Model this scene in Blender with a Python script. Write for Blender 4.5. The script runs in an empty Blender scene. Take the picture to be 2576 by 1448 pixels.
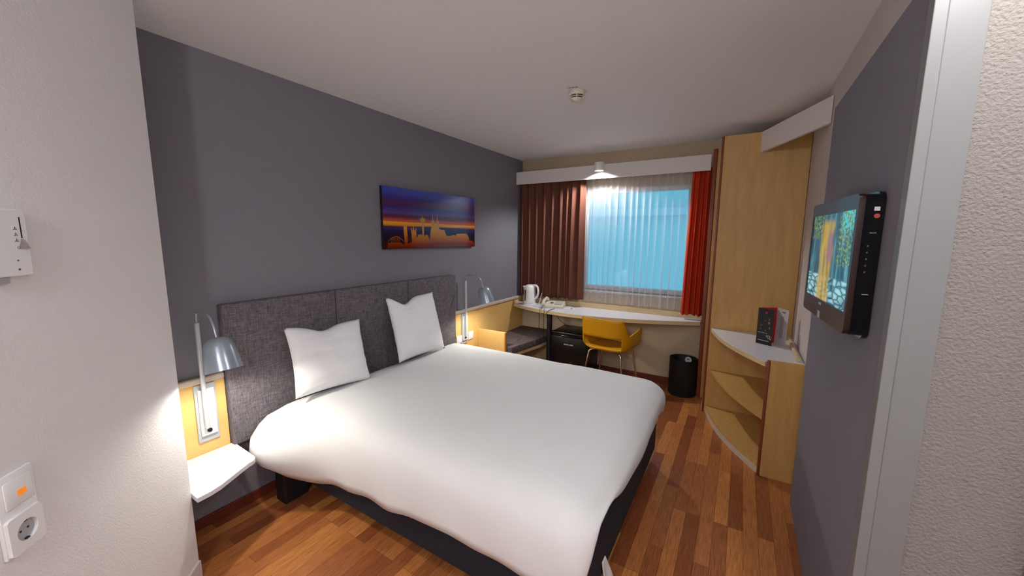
import bpy, bmesh, math, random
from mathutils import Vector, Matrix, noise
random.seed(7)
S = bpy.context.scene
COL = S.collection
PI = math.pi

# ------------------------------------------------------------------ helpers
def lin(c):
    return tuple((v/255/12.92 if v/255 <= .04045 else ((v/255+.055)/1.055)**2.4) for v in c)+(1,)

def newmat(name):
    m = bpy.data.materials.new(name); m.use_nodes = True
    nt = m.node_tree
    return m, nt, nt.nodes['Principled BSDF']

def mat(name, rgb, rough=.5, metal=0, bump=0, bscale=100, bdist=.002, spec=.5, coat=0, detail=2, stretch=None, vary=0, vscale=5):
    m, nt, b = newmat(name)
    b.inputs['Base Color'].default_value = lin(rgb)
    b.inputs['Roughness'].default_value = rough
    b.inputs['Metallic'].default_value = metal
    b.inputs['Specular IOR Level'].default_value = spec
    b.inputs['Coat Weight'].default_value = coat
    if bump or vary:
        tc = nt.nodes.new('ShaderNodeTexCoord')
        src = tc.outputs['Object']
        if stretch:
            mp = nt.nodes.new('ShaderNodeMapping'); mp.inputs['Scale'].default_value = stretch
            nt.links.new(src, mp.inputs[0]); src = mp.outputs[0]
        n = nt.nodes.new('ShaderNodeTexNoise'); n.inputs['Scale'].default_value = bscale; n.inputs['Detail'].default_value = detail
        nt.links.new(src, n.inputs['Vector'])
        if bump:
            bp = nt.nodes.new('ShaderNodeBump'); bp.inputs['Strength'].default_value = bump; bp.inputs['Distance'].default_value = bdist
            nt.links.new(n.outputs['Fac'], bp.inputs['Height']); nt.links.new(bp.outputs[0], b.inputs['Normal'])
        if vary:
            n2 = nt.nodes.new('ShaderNodeTexNoise'); n2.inputs['Scale'].default_value = vscale; n2.inputs['Detail'].default_value = 5
            nt.links.new(src, n2.inputs['Vector'])
            r = nt.nodes.new('ShaderNodeValToRGB')
            c = lin(rgb)
            r.color_ramp.elements[0].position = .3; r.color_ramp.elements[1].position = .7
            r.color_ramp.elements[0].color = tuple(x*(1-vary) for x in c[:3])+(1,)
            r.color_ramp.elements[1].color = tuple(min(1, x*(1+vary)) for x in c[:3])+(1,)
            nt.links.new(n2.outputs['Fac'], r.inputs[0]); nt.links.new(r.outputs[0], b.inputs['Base Color'])
    return m

def emis(name, rgb, strength):
    m, nt, b = newmat(name)
    b.inputs['Base Color'].default_value = (0, 0, 0, 1)
    b.inputs['Emission Color'].default_value = lin(rgb)
    b.inputs['Emission Strength'].default_value = strength
    return m

def BM(): return bmesh.new()

def box(bm, x0, x1, y0, y1, z0, z1, bevel=0, seg=2):
    r = bmesh.ops.create_cube(bm, size=1)
    vs = r['verts']
    for v in vs:
        v.co = Vector(((x0+x1)/2+v.co.x*(x1-x0), (y0+y1)/2+v.co.y*(y1-y0), (z0+z1)/2+v.co.z*(z1-z0)))
    if bevel:
        es = {e for v in vs for e in v.link_edges}
        bmesh.ops.bevel(bm, geom=list(es), offset=bevel, segments=seg, affect='EDGES', profile=.5)
    return bm

def prism(bm, pts, z0, z1, bevel=0):
    lo = [bm.verts.new((x, y, z0)) for x, y in pts]; hi = [bm.verts.new((x, y, z1)) for x, y in pts]
    n = len(pts)
    fs = [bm.faces.new(lo[::-1]), bm.faces.new(hi)]
    for i in range(n):
        fs.append(bm.faces.new((lo[i], lo[(i+1) % n], hi[(i+1) % n], hi[i])))
    bmesh.ops.recalc_face_normals(bm, faces=fs)
    if bevel:
        es = {e for f in fs[:2] for e in f.edges}
        bmesh.ops.bevel(bm, geom=list(es), offset=bevel, segments=2, affect='EDGES', profile=.5)
    return bm

def xform(bm, start, M):
    bm.verts.ensure_lookup_table()
    for v in bm.verts[start:]: v.co = M @ v.co

def tube(bm, pts, r, n=12, cap=True):
    P = [Vector(p) for p in pts]; rs = r if isinstance(r, (list, tuple)) else [r]*len(P)
    prev = None; rings = []
    for i, p in enumerate(P):
        t = (P[min(i+1, len(P)-1)]-P[max(i-1, 0)]).normalized()
        if prev is None:
            a = Vector((0, 0, 1)) if abs(t.z) < .9 else Vector((1, 0, 0))
            u = t.cross(a).normalized()
        else:
            u = (prev-t*prev.dot(t)).normalized()
        prev = u; w = t.cross(u)
        rings.append([bm.verts.new(p+(u*math.cos(k*2*PI/n)+w*math.sin(k*2*PI/n))*rs[i]) for k in range(n)])
    for a, b in zip(rings, rings[1:]):
        for k in range(n):
            bm.faces.new((a[k], a[(k+1) % n], b[(k+1) % n], b[k]))
    if cap:
        bm.faces.new(rings[0][::-1]); bm.faces.new(rings[-1])
    return bm

def lathe(bm, prof, loc=(0, 0, 0), n=32, M=None, closed=False):
    rings = []
    L = Vector(loc)
    for r, z in prof:
        if r < 1e-6:
            v = Vector((0, 0, z)); v = (M @ v if M else v)+L
            rings.append([bm.verts.new(v)])
        else:
            row = []
            for k in range(n):
                v = Vector((r*math.cos(k*2*PI/n), r*math.sin(k*2*PI/n), z))
                row.append(bm.verts.new((M @ v if M else v)+L))
            rings.append(row)
    pairs = list(zip(rings, rings[1:]))
    if closed: pairs.append((rings[-1], rings[0]))
    fs = []
    for a, b in pairs:
        for k in range(n):
            k2 = (k+1) % n
            if len(a) == 1 and len(b) == 1: continue
            if len(a) == 1: fs.append(bm.faces.new((a[0], b[k], b[k2])))
            elif len(b) == 1: fs.append(bm.faces.new((a[k], b[0], a[k2])))
            else: fs.append(bm.faces.new((a[k], a[k2], b[k2], b[k])))
    bmesh.ops.recalc_face_normals(bm, faces=fs)
    return bm

def fillet(pts, r, n=6):
    P = [Vector(p) for p in pts]; out = [P[0]]
    for a, b, c in zip(P, P[1:], P[2:]):
        u = (a-b).normalized(); w = (c-b).normalized()
        d = min(r, (a-b).length*.49, (c-b).length*.49)
        p0 = b+u*d; p1 = b+w*d
        for k in range(n+1):
            t = k/n; out.append(p0*(1-t)**2+b*2*t*(1-t)+p1*t*t)
    out.append(P[-1]); return out

def obj(name, bm, m, parent=None, smooth=False, off=None):
    """one mesh object; off = world origin subtracted from the vertices"""
    if parent is not None and off is None: off = parent.get('_o')
    if off is not None:
        o = Vector(off)
        for v in bm.verts: v.co -= o
    bmesh.ops.recalc_face_normals(bm, faces=bm.faces[:])
    me = bpy.data.meshes.new(name); bm.to_mesh(me); bm.free()
    if smooth:
        for p in me.polygons: p.use_smooth = True
        if smooth != 'full':
            try: me.set_sharp_from_angle(angle=math.radians(40))
            except Exception: pass
    me.materials.append(m)
    o = bpy.data.objects.new(name, me); COL.objects.link(o)
    if parent is not None: o.parent = parent
    return o

def tag(o, label, cat, group=None):
    o['label'] = label; o['category'] = cat
    if group: o['group'] = group
    return o

ORIG = {}
def thing(name, label, cat, loc=(0, 0, 0), group=None, local=False):
    o = bpy.data.objects.new(name, None); COL.objects.link(o); o.empty_display_size = .05
    o.location = loc; tag(o, label, cat, group)
    ORIG[o.name] = (0, 0, 0) if local else loc
    return o
def part(name, bm, m, t, smooth=False, root=None):
    r = root or t
    return obj(name, bm, m, t, smooth, ORIG[r.name])
def single(name, bm, m, label, cat, loc, smooth=False, group=None):
    o = obj(name, bm, m, None, smooth, loc); o.location = loc
    return tag(o, label, cat, group)
def struct(name, bm, m, smooth=False, parent=None):
    o = obj(name, bm, m, parent, smooth)
    if parent is None: o['kind'] = 'structure'
    return o

def textmesh(bm, s, size, M, depth=.0003, align='CENTER'):
    cu = bpy.data.curves.new('t', 'FONT'); cu.body = s; cu.size = size; cu.extrude = depth; cu.align_x = align; cu.align_y = 'CENTER'
    o = bpy.data.objects.new('t', cu); COL.objects.link(o)
    me = bpy.data.meshes.new_from_object(o.evaluated_get(bpy.context.evaluated_depsgraph_get()))
    st = len(bm.verts); bm.from_mesh(me)
    xform(bm, st, M)
    bpy.data.objects.remove(o); bpy.data.curves.remove(cu); bpy.data.meshes.remove(me)
    return bm

# ------------------------------------------------------------------ materials
M = {}
M['darkwall'] = mat('dark_grey_plaster', (128, 126, 135), .85, bump=.55, bscale=130, bdist=.004, spec=.2)
M['white_wall'] = mat('off_white_plaster', (236, 234, 235), .85, bump=.35, bscale=150, bdist=.003, spec=.2)
M['rough_wall'] = mat('rough_plaster', (142, 136, 132), .9, bump=1, bscale=120, bdist=.006, spec=.2, detail=3)
M['beige_wall'] = mat('beige_wall', (205, 194, 188), .85, bump=.2, bscale=150, bdist=.002, spec=.2)
M['far_wall'] = mat('far_wall', (198, 180, 152), .85, bump=.3, bscale=120, bdist=.003, spec=.2)
M['ceiling'] = mat('ceiling_paint', (240, 240, 241), .9, bump=.25, bscale=160, bdist=.002, spec=.15)
M['tv_wall'] = mat('smooth_grey_wall', (130, 127, 137), .75, spec=.25, vary=.03, vscale=3)
M['paint_white'] = mat('white_paint', (226, 220, 218), .5)
M['metal_trim'] = mat('pale_metal_trim', (128, 129, 130), .4, spec=.5)
M['white_plastic'] = mat('white_plastic', (242, 242, 242), .35)
M['cream_plastic'] = mat('cream_plastic', (222, 214, 196), .4)
M['grey_metal'] = mat('silver_grey_lacquer', (160, 170, 182), .26, metal=.4, spec=.6)
M['grey_plate'] = mat('grey_plate', (176, 180, 186), .5)
M['pole'] = mat('pale_grey_lacquer', (196, 200, 208), .35, metal=.15)
M['chrome'] = mat('chrome', (220, 215, 205), .12, metal=1)
M['black'] = mat('black_plastic', (14, 14, 18), .35)
M['black_matte'] = mat('black_matte', (13, 13, 20), .6)
M['navy_cloth'] = mat('dark_navy_cloth', (22, 24, 38), .95, bump=.3, bscale=300, bdist=.001)
M['linen'] = mat('white_linen', (230, 231, 231), .9, bump=.3, bscale=4, bdist=.02, spec=.1, detail=5)
M['pillow'] = mat('white_pillow_cotton', (236, 236, 238), .9, bump=.25, bscale=9, bdist=.02, spec=.1, detail=3, stretch=(1, .5, 2))
M['laminate'] = mat('white_laminate', (226, 225, 230), .3, spec=.5)
M['red_edge'] = mat('reddish_wood_edge', (134, 62, 36), .45, vary=.15, vscale=20, stretch=(6, 6, .6))
M['mahog'] = mat('reddish_brown_skirting', (104, 42, 24), .45, vary=.2, vscale=20, stretch=(2, 2, 10))
M['cap'] = mat('pale_cap_rail', (205, 190, 172), .5)
M['orange'] = None
M['mustard'] = mat('mustard_shell', (206, 146, 0), .42, spec=.4)
M['brown_curtain'] = mat('brown_curtain_cloth', (108, 68, 56), .85, bump=.15, bscale=400, bdist=.001, spec=.1)
M['rust_curtain'] = mat('rust_curtain_cloth', (200, 64, 38), .85, bump=.15, bscale=400, bdist=.001, spec=.1)
M['fridge'] = mat('fridge_black', (9, 9, 13), .3, spec=.5)
M['window_frame'] = mat('window_frame_white', (222, 222, 222), .4)
M['card_red'] = mat('red_print', (190, 26, 30), .5)
M['bulb'] = emis('lit_bulb', (255, 238, 205), 6)
M['amber'] = emis('amber_glow', (225, 120, 10), .8)

def wood(name, rgb, axis='z', dark=.8, rough=.5):
    m, nt, b = newmat(name); b.inputs['Roughness'].default_value = rough
    tc = nt.nodes.new('ShaderNodeTexCoord'); mp = nt.nodes.new('ShaderNodeMapping')
    mp.inputs['Scale'].default_value = {'z': (14, 14, 1.6), 'y': (14, 1.6, 14), 'x': (1.6, 14, 14)}[axis]
    nt.links.new(tc.outputs['Object'], mp.inputs[0])
    n = nt.nodes.new('ShaderNodeTexNoise'); n.inputs['Scale'].default_value = 2.2; n.inputs['Detail'].default_value = 7; n.inputs['Roughness'].default_value = .62
    nt.links.new(mp.outputs[0], n.inputs['Vector'])
    r = nt.nodes.new('ShaderNodeValToRGB'); c = lin(rgb)
    r.color_ramp.elements[0].position = .32; r.color_ramp.elements[0].color = tuple(x*dark for x in c[:3])+(1,)
    r.color_ramp.elements[1].position = .62; r.color_ramp.elements[1].color = c
    nt.links.new(n.outputs['Fac'], r.inputs[0]); nt.links.new(r.outputs[0], b.inputs['Base Color'])
    return m
M['maple'] = wood('maple_veneer', (204, 160, 92), 'z', .85)
M['maple_y'] = wood('maple_veneer_horizontal', (226, 184, 112), 'y', .92)
M['maple_edge'] = wood('plywood_edge', (222, 196, 150), 'x', .88)
M['orange'] = wood('orange_wood_edge', (206, 128, 50), 'z', .8)

def floor_mat():
    m, nt, b = newmat('laminate_planks'); L = nt.links
    b.inputs['Roughness'].default_value = .38; b.inputs['Specular IOR Level'].default_value = .4
    tc = nt.nodes.new('ShaderNodeTexCoord'); mp = nt.nodes.new('ShaderNodeMapping')
    mp.inputs['Rotation'].default_value = (0, 0, PI/2)
    L.new(tc.outputs['Object'], mp.inputs[0])
    br = nt.nodes.new('ShaderNodeTexBrick'); br.offset = .37; br.offset_frequency = 3; br.squash = 1
    br.inputs['Scale'].default_value = 1; br.inputs['Mortar Size'].default_value = .0007; br.inputs['Mortar Smooth'].default_value = .2
    br.inputs['Brick Width'].default_value = .56; br.inputs['Row Height'].default_value = .070; br.inputs['Bias'].default_value = 0
    br.inputs['Color1'].default_value = lin((142, 76, 46)); br.inputs['Color2'].default_value = lin((216, 142, 78)); br.inputs['Mortar'].default_value = lin((70, 34, 20))
    L.new(mp.outputs[0], br.inputs['Vector'])
    mp2 = nt.nodes.new('ShaderNodeMapping'); mp2.inputs['Scale'].default_value = (90, 5, 1)
    L.new(tc.outputs['Object'], mp2.inputs[0])
    n = nt.nodes.new('ShaderNodeTexNoise'); n.inputs['Scale'].default_value = 2; n.inputs['Detail'].default_value = 6; n.inputs['Roughness'].default_value = .65
    L.new(mp2.outputs[0], n.inputs['Vector'])
    r = nt.nodes.new('ShaderNodeValToRGB')
    r.color_ramp.elements[0].position = .3; r.color_ramp.elements[0].color = (.42, .36, .32, 1)
    r.color_ramp.elements[1].position = .6; r.color_ramp.elements[1].color = (1, 1, 1, 1)
    L.new(n.outputs['Fac'], r.inputs[0])
    mx = nt.nodes.new('ShaderNodeMix'); mx.data_type = 'RGBA'; mx.blend_type = 'MULTIPLY'; mx.inputs[0].default_value = .85
    L.new(br.outputs['Color'], mx.inputs[6]); L.new(r.outputs[0], mx.inputs[7])
    L.new(mx.outputs[2], b.inputs['Base Color'])
    return m
M['floor'] = floor_mat()

def weave(name, c1, c2, sx, sz, bdist=.002):
    """woven upholstery: two crossed thread noises"""
    m, nt, b = newmat(name); L = nt.links
    b.inputs['Roughness'].default_value = .95; b.inputs['Specular IOR Level'].default_value = .1
    tc = nt.nodes.new('ShaderNodeTexCoord')
    outs = []
    for sc in (sx, sz):
        mp = nt.nodes.new('ShaderNodeMapping'); mp.inputs['Scale'].default_value = sc
        L.new(tc.outputs['Object'], mp.inputs[0])
        n = nt.nodes.new('ShaderNodeTexNoise'); n.inputs['Scale'].default_value = 1; n.inputs['Detail'].default_value = 2
        L.new(mp.outputs[0], n.inputs['Vector']); outs.append(n.outputs['Fac'])
    a = nt.nodes.new('ShaderNodeMath'); a.operation = 'ADD'; L.new(outs[0], a.inputs[0]); L.new(outs[1], a.inputs[1])
    h = nt.nodes.new('ShaderNodeMath'); h.operation = 'MULTIPLY'; h.inputs[1].default_value = .5; L.new(a.outputs[0], h.inputs[0])
    r = nt.nodes.new('ShaderNodeValToRGB')
    r.color_ramp.elements[0].position = .38; r.color_ramp.elements[0].color = lin(c1)
    r.color_ramp.elements[1].position = .62; r.color_ramp.elements[1].color = lin(c2)
    L.new(h.outputs[0], r.inputs[0]); L.new(r.outputs[0], b.inputs['Base Color'])
    bp = nt.nodes.new('ShaderNodeBump'); bp.inputs['Strength'].default_value = .5; bp.inputs['Distance'].default_value = bdist
    L.new(h.outputs[0], bp.inputs['Height']); L.new(bp.outputs[0], b.inputs['Normal'])
    return m
M['headboard'] = weave('charcoal_woven_fabric', (78, 75, 84), (124, 116, 118), (200, 330, 26), (200, 26, 330), .0012)
M['cushion'] = weave('taupe_woven_cushion', (66, 60, 62), (112, 100, 98), (20, 160, 60), (160, 14, 60))

def sheer_mat():
    m, nt, b = newmat('sheer_voile'); L = nt.links
    out = nt.nodes['Material Output']; nt.nodes.remove(b)
    d = nt.nodes.new('ShaderNodeBsdfDiffuse'); d.inputs[0].default_value = lin((236, 234, 240))
    t = nt.nodes.new('ShaderNodeBsdfTranslucent'); t.inputs[0].default_value = lin((236, 236, 244))
    p = nt.nodes.new('ShaderNodeBsdfTransparent')
    a = nt.nodes.new('ShaderNodeMixShader'); a.inputs[0].default_value = .5; L.new(d.outputs[0], a.inputs[1]); L.new(t.outputs[0], a.inputs[2])
    lw = nt.nodes.new('ShaderNodeLayerWeight'); lw.inputs[0].default_value = .35
    mr = nt.nodes.new('ShaderNodeMapRange'); mr.inputs[1].default_value = 0; mr.inputs[2].default_value = 1; mr.inputs[3].default_value = .30; mr.inputs[4].default_value = .9
    L.new(lw.outputs['Facing'], mr.inputs[0])
    c = nt.nodes.new('ShaderNodeMixShader'); L.new(mr.outputs[0], c.inputs[0]); L.new(p.outputs[0], c.inputs[1]); L.new(a.outputs[0], c.inputs[2])
    L.new(c.outputs[0], out.inputs[0])
    return m
M['sheer'] = sheer_mat()
def glass_mat():
    m, nt, b = newmat('window_glass'); L = nt.links
    out = nt.nodes['Material Output']; nt.nodes.remove(b)
    g = nt.nodes.new('ShaderNodeBsdfGlossy'); g.inputs['Roughness'].default_value = .02
    p = nt.nodes.new('ShaderNodeBsdfTransparent'); p.inputs[0].default_value = (.95, .98, .98, 1)
    f = nt.nodes.new('ShaderNodeFresnel'); f.inputs[0].default_value = 1.45
    c = nt.nodes.new('ShaderNodeMixShader'); L.new(f.outputs[0], c.inputs[0]); L.new(p.outputs[0], c.inputs[1]); L.new(g.outputs[0], c.inputs[2])
    L.new(c.outputs[0], out.inputs[0]); return m
M['glass'] = glass_mat()

def ramp(nt, fac, stops, interp='LINEAR'):
    r = nt.nodes.new('ShaderNodeValToRGB'); cr = r.color_ramp; cr.interpolation = interp
    while len(cr.elements) < len(stops): cr.elements.new(.5)
    for e, (p, c) in zip(cr.elements, stops): e.position = p; e.color = lin(c)
    nt.links.new(fac, r.inputs[0]); return r.outputs[0]

def canvas_mat():
    m, nt, b = newmat('sunset_print'); L = nt.links
    b.inputs['Roughness'].default_value = .12; b.inputs['Specular IOR Level'].default_value = .5
    tc = nt.nodes.new('ShaderNodeTexCoord'); sp = nt.nodes.new('ShaderNodeSeparateXYZ'); L.new(tc.outputs['Generated'], sp.inputs[0])
    mp = nt.nodes.new('ShaderNodeMapping'); mp.inputs['Scale'].default_value = (1, .7, 13); L.new(tc.outputs['Generated'], mp.inputs[0])
    n = nt.nodes.new('ShaderNodeTexNoise'); n.inputs['Scale'].default_value = 1.3; n.inputs['Detail'].default_value = 3; L.new(mp.outputs[0], n.inputs['Vector'])
    s = nt.nodes.new('ShaderNodeMath'); s.operation = 'MULTIPLY_ADD'; s.inputs[1].default_value = .16; L.new(n.outputs['Fac'], s.inputs[0])
    s2 = nt.nodes.new('ShaderNodeMath'); s2.operation = 'SUBTRACT'; L.new(sp.outputs['Z'], s2.inputs[0]); s2.inputs[1].default_value = .08
    L.new(s2.outputs[0], s.inputs[2])
    col = ramp(nt, s.outputs[0], [(0, (60, 14, 12)), (.14, (30, 10, 24)), (.27, (34, 24, 60)), (.36, (52, 42, 96)), (.375, (170, 96, 20)), (.42, (240, 170, 50)),
        (.455, (196, 90, 62)), (.52, (88, 42, 70)), (.60, (88, 72, 130)), (.68, (56, 50, 120)), (.77, (84, 46, 78)), (.84, (60, 52, 128)), (.92, (66, 72, 160)), (1, (64, 78, 176))])
    L.new(col, b.inputs['Base Color']); return m
M['canvas'] = canvas_mat()
def skyline_mat():
    m, nt, b = newmat('skyline_print'); b.inputs['Roughness'].default_value = .12
    tc = nt.nodes.new('ShaderNodeTexCoord'); sp = nt.nodes.new('ShaderNodeSeparateXYZ'); nt.links.new(tc.outputs['Generated'], sp.inputs[0])
    col = ramp(nt, sp.outputs['Z'], [(0, (96, 18, 8)), (.12, (128, 44, 8)), (.3, (176, 104, 18)), (.55, (196, 146, 62)), (1, (150, 118, 84))])
    nt.links.new(col, b.inputs['Base Color']); return m
M['skyline'] = skyline_mat()

def tv_mat():
    """a lit screen: blue-green garden scene, pale stones below, yellow figure-like blur in the middle"""
    m, nt, b = newmat('lit_screen'); L = nt.links
    tc = nt.nodes.new('ShaderNodeTexCoord'); sp = nt.nodes.new('ShaderNodeSeparateXYZ'); L.new(tc.outputs['Generated'], sp.inputs[0])
    inv = nt.nodes.new('ShaderNodeMath'); inv.operation = 'SUBTRACT'; inv.inputs[0].default_value = 1; L.new(sp.outputs['Y'], inv.inputs[1])
    U, V = inv.outputs[0], sp.outputs['Z']
    def math_(op, a, b_=None):
        k = nt.nodes.new('ShaderNodeMath'); k.operation = op
        for i, q in enumerate((a, b_)):
            if q is None: continue
            if isinstance(q, (int, float)): k.inputs[i].default_value = q
            else: L.new(q, k.inputs[i])
        k.use_clamp = op in ('MULTIPLY',) and False
        return k.outputs[0]
    def smooth(x, lo, hi):
        k = nt.nodes.new('ShaderNodeMapRange'); k.interpolation_type = 'SMOOTHSTEP'; k.inputs[1].default_value = lo; k.inputs[2].default_value = hi; L.new(x, k.inputs[0]); return k.outputs[0]
    def noise_(scale, detail=3, sx=1, sy=1, sz=1):
        mp = nt.nodes.new('ShaderNodeMapping'); mp.inputs['Scale'].default_value = (sx, sy, sz); L.new(tc.outputs['Generated'], mp.inputs[0])
        n = nt.nodes.new('ShaderNodeTexNoise'); n.inputs['Scale'].default_value = scale; n.inputs['Detail'].default_value = detail; L.new(mp.outputs[0], n.inputs['Vector']); return n.outputs['Fac']
    def mix(f, a, c):
        k = nt.nodes.new('ShaderNodeMix'); k.data_type = 'RGBA'; L.new(f, k.inputs[0])
        for i, q in ((6, a), (7, c)):
            if isinstance(q, tuple): k.inputs[i].default_value = lin(q)
            else: L.new(q, k.inputs[i])
        return k.outputs[2]
    bg = ramp(nt, noise_(3, 3, 1, 6, .6), [(.3, (10, 40, 56)), (.55, (36, 100, 118)), (.75, (110, 170, 176))])
    bg = mix(math_('MULTIPLY', smooth(U, .72, .76), smooth(V, .78, .84)), bg, (70, 190, 205))
    vo = nt.nodes.new('ShaderNodeTexVoronoi'); vo.feature = 'DISTANCE_TO_EDGE'; vo.inputs['Scale'].default_value = 11
    mp = nt.nodes.new('ShaderNodeMapping'); mp.inputs['Scale'].default_value = (1, .7, 1.4); L.new(tc.outputs['Generated'], mp.inputs[0]); L.new(mp.outputs[0], vo.inputs['Vector'])
    stones = ramp(nt, vo.outputs[0], [(.01, (20, 60, 74)), (.06, (84, 150, 164)), (.3, (180, 216, 218))])
    bg = mix(math_('SUBTRACT', 1, smooth(V, .27, .3)), bg, stones)
    leaf = smooth(noise_(24, 3), .47, .55)
    lf = ramp(nt, noise_(40, 2), [(.35, (40, 84, 50)), (.65, (150, 172, 70))])
    m1 = math_('MULTIPLY', math_('MULTIPLY', smooth(U, .66, .74), smooth(V, .4, .48)), leaf)
    m2 = math_('MULTIPLY', math_('MULTIPLY', math_('SUBTRACT', 1, smooth(U, .3, .38)), smooth(V, .68, .76)), leaf)
    bg = mix(math_('MAXIMUM', m1, m2), bg, lf)
    c = math_('ABSOLUTE', math_('SUBTRACT', U, .44)); w = math_('ADD', c, math_('MULTIPLY', math_('SUBTRACT', noise_(4, 2), .5), .12))
    fig = math_('MULTIPLY', math_('SUBTRACT', 1, smooth(w, .1, .2)), math_('SUBTRACT', 1, smooth(V, .86, .97)))
    fc = ramp(nt, noise_(3, 2, 1, 5, .5), [(.35, (150, 120, 20)), (.55, (206, 170, 40)), (.72, (170, 150, 90))])
    face = math_('MULTIPLY', math_('SUBTRACT', 1, smooth(math_('ABSOLUTE', math_('SUBTRACT', U, .52)), .04, .1)), math_('SUBTRACT', 1, smooth(math_('ABSOLUTE', math_('SUBTRACT', V, .62)), .1, .24)))
    fc = mix(face, fc, (160, 110, 108))
    bg = mix(math_('MULTIPLY', fig, .85), bg, fc)
    b.inputs['Base Color'].default_value = (.01, .01, .01, 1); b.inputs['Roughness'].default_value = .2
    L.new(bg, b.inputs['Emission Color']); b.inputs['Emission Strength'].default_value = .62
    return m
M['screen'] = tv_mat()
M['tv_brown'] = mat('glossy_brown_bezel', (44, 25, 20), .28, coat=.1)
M['tv_black'] = mat('glossy_black_case', (10, 10, 14), .15, coat=.3)

# ------------------------------------------------------------------ the setting
H = 2.5; XW = 2.80; YW = 4.22
bm = BM(); box(bm, -.2, 3.7, -1.9, 4.5, -.1, 0); struct('floor', bm, M['floor'])
bm = BM(); box(bm, -.2, 3.7, -1.9, 4.6, H, H+.1); struct('ceiling', bm, M['ceiling'])
bm = BM(); box(bm, -.12, 0, .5, 4.55, 0, H); struct('wall_left', bm, M['darkwall'])
# window wall, four blocks around the opening
WX0, WX1, WZ0, WZ1 = .80, 1.95, .97, 2.11
bm = BM()
box(bm, 0, WX0, YW, YW+.2, 0, H); box(bm, WX1, 2.92, YW, YW+.2, 0, H)
box(bm, WX0, WX1, YW, YW+.2, 0, WZ0); box(bm, WX0, WX1, YW, YW+.2, WZ1, H)
struct('wall_far', bm, M['far_wall'])
bm = BM(); box(bm, XW, XW+.12, 1.44, YW, 0, H); struct('wall_right', bm, M['beige_wall'])
bm = BM(); box(bm, 2.762, XW, 1.42, 2.65, 0, 2.25, .002); struct('wall_television', bm, M['tv_wall'])
bm = BM(); box(bm, XW, 3.6, 1.40, 1.52, 0, H); struct('wall_entry_side', bm, M['rough_wall'])
# diagonal bathroom pod on the near left
E = (.357, .594); d = (math.sin(math.radians(-45)), math.cos(math.radians(-45)))
q = (E[0]-d[0]*1.9, E[1]-d[1]*1.9)
bm = BM(); prism(bm, [(-.12, .5), (0, .594), E, q, (q[0]-.3, q[1]-.3)], 0, H); struct('wall_near_left', bm, M['white_wall'])
bm = BM(); box(bm, 1.2, 3.6, -1.8, -1.68, 0, H); struct('wall_back', bm, M['white_wall'])
bm = BM(); prism(bm, [q, (q[0]-.12, q[1]), (q[0]-.12, -1.7), (q[0], -1.7)], 0, H); struct('wall_entry_left', bm, M['white_wall'])
bm = BM(); box(bm, 3.5, 3.62, -1.8, 1.4, 0, H); struct('wall_entry_right', bm, M['white_wall'])
# skirtings
bm = BM(); box(bm, 0, .014, .594, YW, 0, .058, .003); struct('baseboard_left', bm, M['mahog'])
bm = BM(); box(bm, .014, 2.12, YW-.014, YW, 0, .085, .003); struct('baseboard_far', bm, M['mahog'])
nx, ny = d[1], -d[0]
bm = BM(); prism(bm, [(E[0]+d[0]*.0, E[1]), (E[0]+nx*.008, E[1]+ny*.008), (q[0]+nx*.008, q[1]+ny*.008), q], 0, .085); struct('baseboard_near', bm, M['paint_white'])
# window
bm = BM()
for a in ((WX0, WX0+.05, WZ0, WZ1), (WX1-.05, WX1, WZ0, WZ1), (WX0+.05, WX1-.05, WZ0, WZ0+.05), (WX0+.05, WX1-.05, WZ1-.05, WZ1)):
    box(bm, a[0], a[1], YW+.055, YW+.115, a[2], a[3], .004)
w = struct('window_1', bm, M['window_frame'])
bm = BM(); box(bm, WX0+.045, WX1-.045, YW+.08, YW+.09, WZ0+.045, WZ1-.045); o = obj('glass_pane', bm, M['glass'], w)
bm = BM(); box(bm, WX0-.02, WX1+.02, YW-.012, YW+.055, WZ0-.025, WZ0, .003); o = obj('window_sill', bm, M['window_frame'], w)
# post of the door frame at the corner beside the television wall
bm = BM(); box(bm, 2.755, 2.7815, 1.378, 1.42, 0, H, .002); struct('trim_1', bm, M['metal_trim'])
bm = BM(); box(bm, 2.7825, 2.853, 1.384, 1.42, 0, H, .002); struct('trim_2', bm, M['metal_trim'])
bm = BM(); box(bm, 3.07, 3.12, 1.36, 1.40, 0, 2.05, .003); struct('trim_3', bm, M['tv_wall'])
# diagonal fascia between the tall shelf unit and the right wall
bm = BM()
a, b_ = Vector((2.47, 3.718, 0)), Vector((2.797, 2.985, 0)); t = (b_-a).normalized(); nn = Vector((-t.y, t.x, 0))*.018
prism(bm, [(a.x, a.y), (b_.x, b_.y), (XW-.0005, b_.y+.045), (a.x+nn.x+.01, a.y)], 2.256, 2.412)
struct('trim_4', bm, M['paint_white'])

# the place outside the window
bm = BM(); box(bm, -6, 9, 9, 9.5, -3, 9)
o = single('opposite_building', BM(), M['far_wall'], 'pale blue building facade seen through the sheer curtain', 'building', (0, 0, 0)) if False else None
mb = mat('pale_facade', (205, 225, 222), .9)
fac = thing('building_facade', 'pale facade across the street seen hazily through the sheer curtain', 'building', (1.5, 9, -3))
part('wall_panel', bm, mb, fac)
bm = BM(); box(bm, -6, 9, 8.8, 9, 2.05, 2.2); part('ledge', bm, M['window_frame'], fac)

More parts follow.
